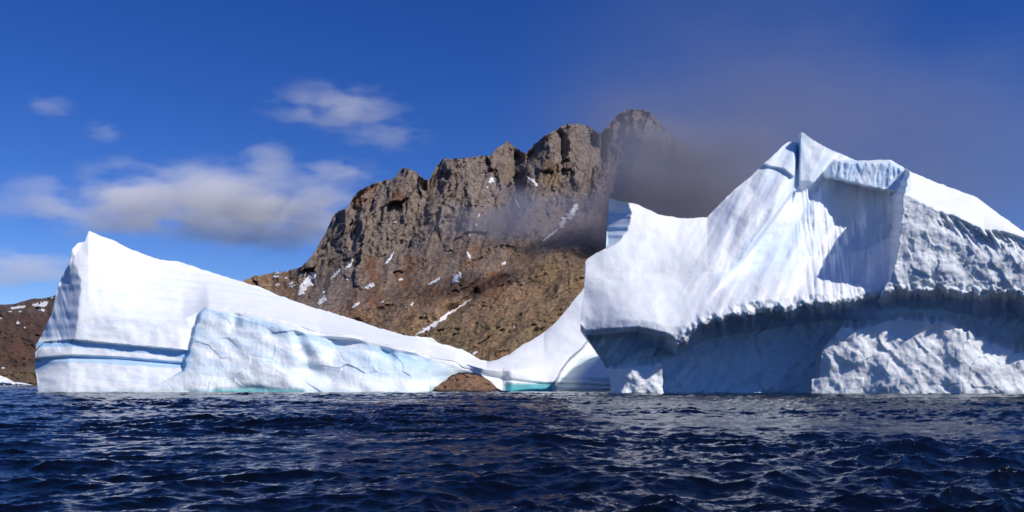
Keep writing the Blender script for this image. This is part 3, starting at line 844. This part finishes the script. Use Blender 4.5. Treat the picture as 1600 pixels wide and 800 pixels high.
for k, p in enumerate([[(40, 479, 1.5), (28, 480, 2), (16, 482, 1.5)], [(75, 472, 3), (66, 476, 3), (54, 479, 1.5)], [(70, 484, 2), (60, 485, 1.5)], [(84, 464, 1.2), (79, 466, 1)], [(31, 504, 2.2), (25, 505, 2)],
                       [(37, 511, 1), (40, 513, 1.5)], [(19, 487, 1.2), (13, 487, 1)], [(34, 487, 1), (29, 487, 1)], [(60, 474, 1.5), (50, 477, 1.5)], [(3, 497, 1.2), (-4, 498, 1.5)], [(8, 575, 1.5), (2, 575, 1.2)]]):
    snow_patch(p, 400 + k, HILL, HD, 3.0)

# ------------------------------------------------------------------ rock behind the arch, small floating ice
def rock_mound():
    xs = np.arange(640, 830, 1.5)
    pts = [(640, 606), (660, 600), (676, 590), (700, 579), (724, 572), (750, 578), (772, 588), (795, 600), (830, 606)]
    top = crest_line(xs, pts, 1.5, 241, 2.0, 1.5)
    def depth(px, py):
        L = [[(640, 600, 262), (725, 572, 268), (830, 600, 262)], [(640, 610, 255), (725, 609, 246), (830, 610, 255)], [(640, 640, 255), (725, 640, 246), (830, 640, 255)]]
        X, Z = px / 5.5, py / 5.5
        d = relief(px, py, xs, L, 3, 8, 1.5)
        f1, f2, tl, lv = voronoi((X + .4 * Z) / 3, (Z - .5 * X) / 1.6, 242)
        return d + 3.6 * tl + 1.1 * lv + .6 * fbm(X / 2, Z / 1.5, 243, 4, .6)
    def tint(px, py, P):
        t = np.zeros(px.shape + (4,)); t[..., 3] = 1
        return t
    root = empty('rock_outcrop', (-15, 250, 0))
    tag(root, 'low brown shore rock seen through the arch of the wedge iceberg', 'rock')
    V, Q, C, fid = body(xs, top, np.full(xs.shape, 630.0), 50, depth, tint, lambda a, b: np.zeros(a.shape, int), np.full(xs.shape, 8.0), 6)
    split_mesh(V, Q, C, fid, ['rock_face'], ROCKN, root)
rock_mound()

def small_ice():
    xs = np.arange(-60, 54, 1.25)
    pts = [(-60, 600), (-40, 590), (-15, 584), (-3, 586), (3, 588), (14, 592), (22, 597), (34, 598), (46, 600), (54, 603)]
    top = crest_line(xs, pts, .6, 251, .6, 1.25)
    def depth(px, py):
        L = [[(-60, 600, 700), (0, 588, 704), (54, 602, 694)], [(-60, 601, 694), (0, 597, 692), (20, 599, 692), (54, 602.3, 690)], [(-60, 602, 695), (54, 602.6, 692)], [(-60, 608, 695), (54, 608, 692)]]
        d = relief(px, py, xs, L, 1, 6, 1.25)
        return d + 1.6 * fbm(px / 7., py / 4., 252, 4, .6)
    def tint(px, py, P):
        t = np.zeros(px.shape + (4,)); t[..., 3] = 1
        t[..., 2] = .35 * sstep(597, 600, py) * sstep(22, 10, px)
        return t
    root = empty('iceberg', (-270, 693, 0))
    tag(root, 'small low iceberg floating under the brown hill at the left edge', 'iceberg', 'icebergs')
    V, Q, C, fid = body(xs, top, np.full(xs.shape, 607.0), 36, depth, tint, lambda px, py: (py > 597.5).astype(int), np.full(xs.shape, 14.0), 5)
    split_mesh(V, Q, C, fid, ['snow_cap', 'ice_edge'], ICE, root)
small_ice()

# ------------------------------------------------------------------ clouds and mist
def volume_blob(name, cx, cy, hw, hh, dist, depth, density, color, noise, seed, thr=.42, soft=.25, stretch=(1, 1, 1), aniso=0.2, roll=0.0, det=5.0, label=None, gain=2.4):
    """an ellipsoid of air, its edges eaten away by noise. cx, cy, hw, hh in picture rows and columns at that distance"""
    c = world_pts(np.array(float(cx)), np.array(float(cy)), np.array(float(dist)))
    r = (hw / F * dist, depth, hh / F * dist)
    me = bpy.data.meshes.new(name)
    import bmesh
    bm = bmesh.new(); bmesh.ops.create_icosphere(bm, subdivisions=3, radius=1.0)
    bm.to_mesh(me); bm.free()
    o = bpy.data.objects.new(name, me); COL.objects.link(o)
    o.location = c; o.scale = r; o.rotation_euler = (0, roll, 0)
    m = bpy.data.materials.new(name + '_air'); m.use_nodes = True
    n, l = m.node_tree.nodes, m.node_tree.links
    n.remove(n['Principled BSDF'])
    pv = n.new('ShaderNodeVolumePrincipled'); l.new(pv.outputs[0], n['Material Output'].inputs['Volume'])
    pv.inputs['Color'].default_value = (*color, 1); pv.inputs['Anisotropy'].default_value = aniso
    tc = n.new('ShaderNodeTexCoord')
    ln = nd(n, 'ShaderNodeVectorMath', operation='LENGTH'); l.new(tc.outputs['Object'], ln.inputs[0])
    fall = n.new('ShaderNodeMapRange'); fall.interpolation_type = 'SMOOTHSTEP'; l.new(ln.outputs['Value'], fall.inputs[0])
    fall.inputs[1].default_value = 1.0; fall.inputs[2].default_value = .15
    mp = nd(n, 'ShaderNodeMapping'); l.new(tc.outputs['Object'], mp.inputs['Vector'])
    k = hw / max(hh, 1)
    mp.inputs['Location'].default_value = (seed * 3.1, seed * 1.7, seed * .9)
    mp.inputs['Scale'].default_value = (noise * k * stretch[0] * .6, noise * stretch[1], noise * stretch[2])
    nz = nd(n, 'ShaderNodeTexNoise', i_Scale=1.0, i_Detail=det, i_Roughness=.55); l.new(mp.outputs[0], nz.inputs['Vector'])
    ad = nd(n, 'ShaderNodeMath', operation='MULTIPLY_ADD'); l.new(fall.outputs[0], ad.inputs[0]); ad.inputs[1].default_value = .55
    nk = nd(n, 'ShaderNodeMath', operation='MULTIPLY_ADD'); l.new(nz.outputs[0], nk.inputs[0]); nk.inputs[1].default_value = gain; nk.inputs[2].default_value = .5 - .5 * gain
    l.new(nk.outputs[0], ad.inputs[2])
    mr = n.new('ShaderNodeMapRange'); mr.interpolation_type = 'SMOOTHSTEP'; l.new(ad.outputs[0], mr.inputs[0])
    mr.inputs[1].default_value = thr + .2; mr.inputs[2].default_value = thr + .2 + soft; mr.inputs[3].default_value = 0; mr.inputs[4].default_value = density
    mu = nd(n, 'ShaderNodeMath', operation='MULTIPLY'); l.new(mr.outputs[0], mu.inputs[0]); l.new(fall.outputs[0], mu.inputs[1])
    l.new(mu.outputs[0], pv.inputs['Density'])
    me.materials.append(m)
    o['kind'] = 'stuff'
    if label: o['label'] = label; o['category'] = 'mist'
    return o

CW = (.98, .97, .98)
CLOUDS = [
    ('long grey-white cloud bank low over the wedge iceberg', 300, 318, 400, 84, 9000, 900, .0038, 1.9, 1, .38),
    ('dense right end of the cloud bank, against the mountain', 450, 338, 180, 60, 9200, 700, .0036, 1.7, 11, .34),
    ('ragged thin cloud high left of the mountain towers', 525, 168, 150, 50, 9000, 600, .0022, 1.9, 2, .46),
    ('small cloud puff left of the mountain, above the cloud bank', 420, 254, 66, 42, 9000, 450, .0022, 1.6, 3, .44),
    ('thin flat cloud strip touching the first mountain tower', 530, 268, 92, 27, 9000, 450, .0022, 1.6, 4, .42),
    ('faint wisp below the ragged cloud, nearest the mountain', 600, 212, 110, 32, 9000, 450, .0012, 1.8, 12, .46),
    ('grey cloud strip low at the left edge above the hill', 20, 420, 190, 44, 14000, 1000, .0013, 1.6, 5, .40),
    ('faint small cloud alone in the upper left sky', 76, 166, 56, 26, 9000, 300, .0014, 1.7, 6, .48),
    ('faintest small cloud, second from the upper left', 163, 206, 50, 22, 9000, 300, .0012, 1.7, 7, .50),
    ('pale cloud fragment under the cloud bank near the mountain foot', 420, 378, 130, 30, 9500, 500, .0018, 1.7, 8, .44)]
for lab, cx, cy, hw, hh, dist, dep, den, ns, sd, thr in CLOUDS:
    o = volume_blob('cloud', cx, cy, hw, hh, dist, dep, den * .75, CW, ns, sd, thr - .02, .42, (.72, 1, 1.25), aniso=-.3, det=8.0, gain=3.1)
    del o['kind']
    tag(o, lab, 'cloud', 'clouds over the fjord')

MC = (.50, .51, .60)
volume_blob('mist', 800, 335, 195, 70, 1380, 120, .012, MC, 1.5, 21, .40, .4, label='thin grey mist band drifting across the middle of the mountain cliffs')
volume_blob('mist', 1065, 305, 320, 205, 1540, 190, .027, MC, 1.4, 22, .22, .9, label='thick grey mist hiding the right shoulder of the mountain')
volume_blob('mist', 1270, 240, 680, 380, 2600, 520, .0021, MC, 1.2, 23, .25, .6, label='thin mauve mist veiling the sky above the peaked iceberg')
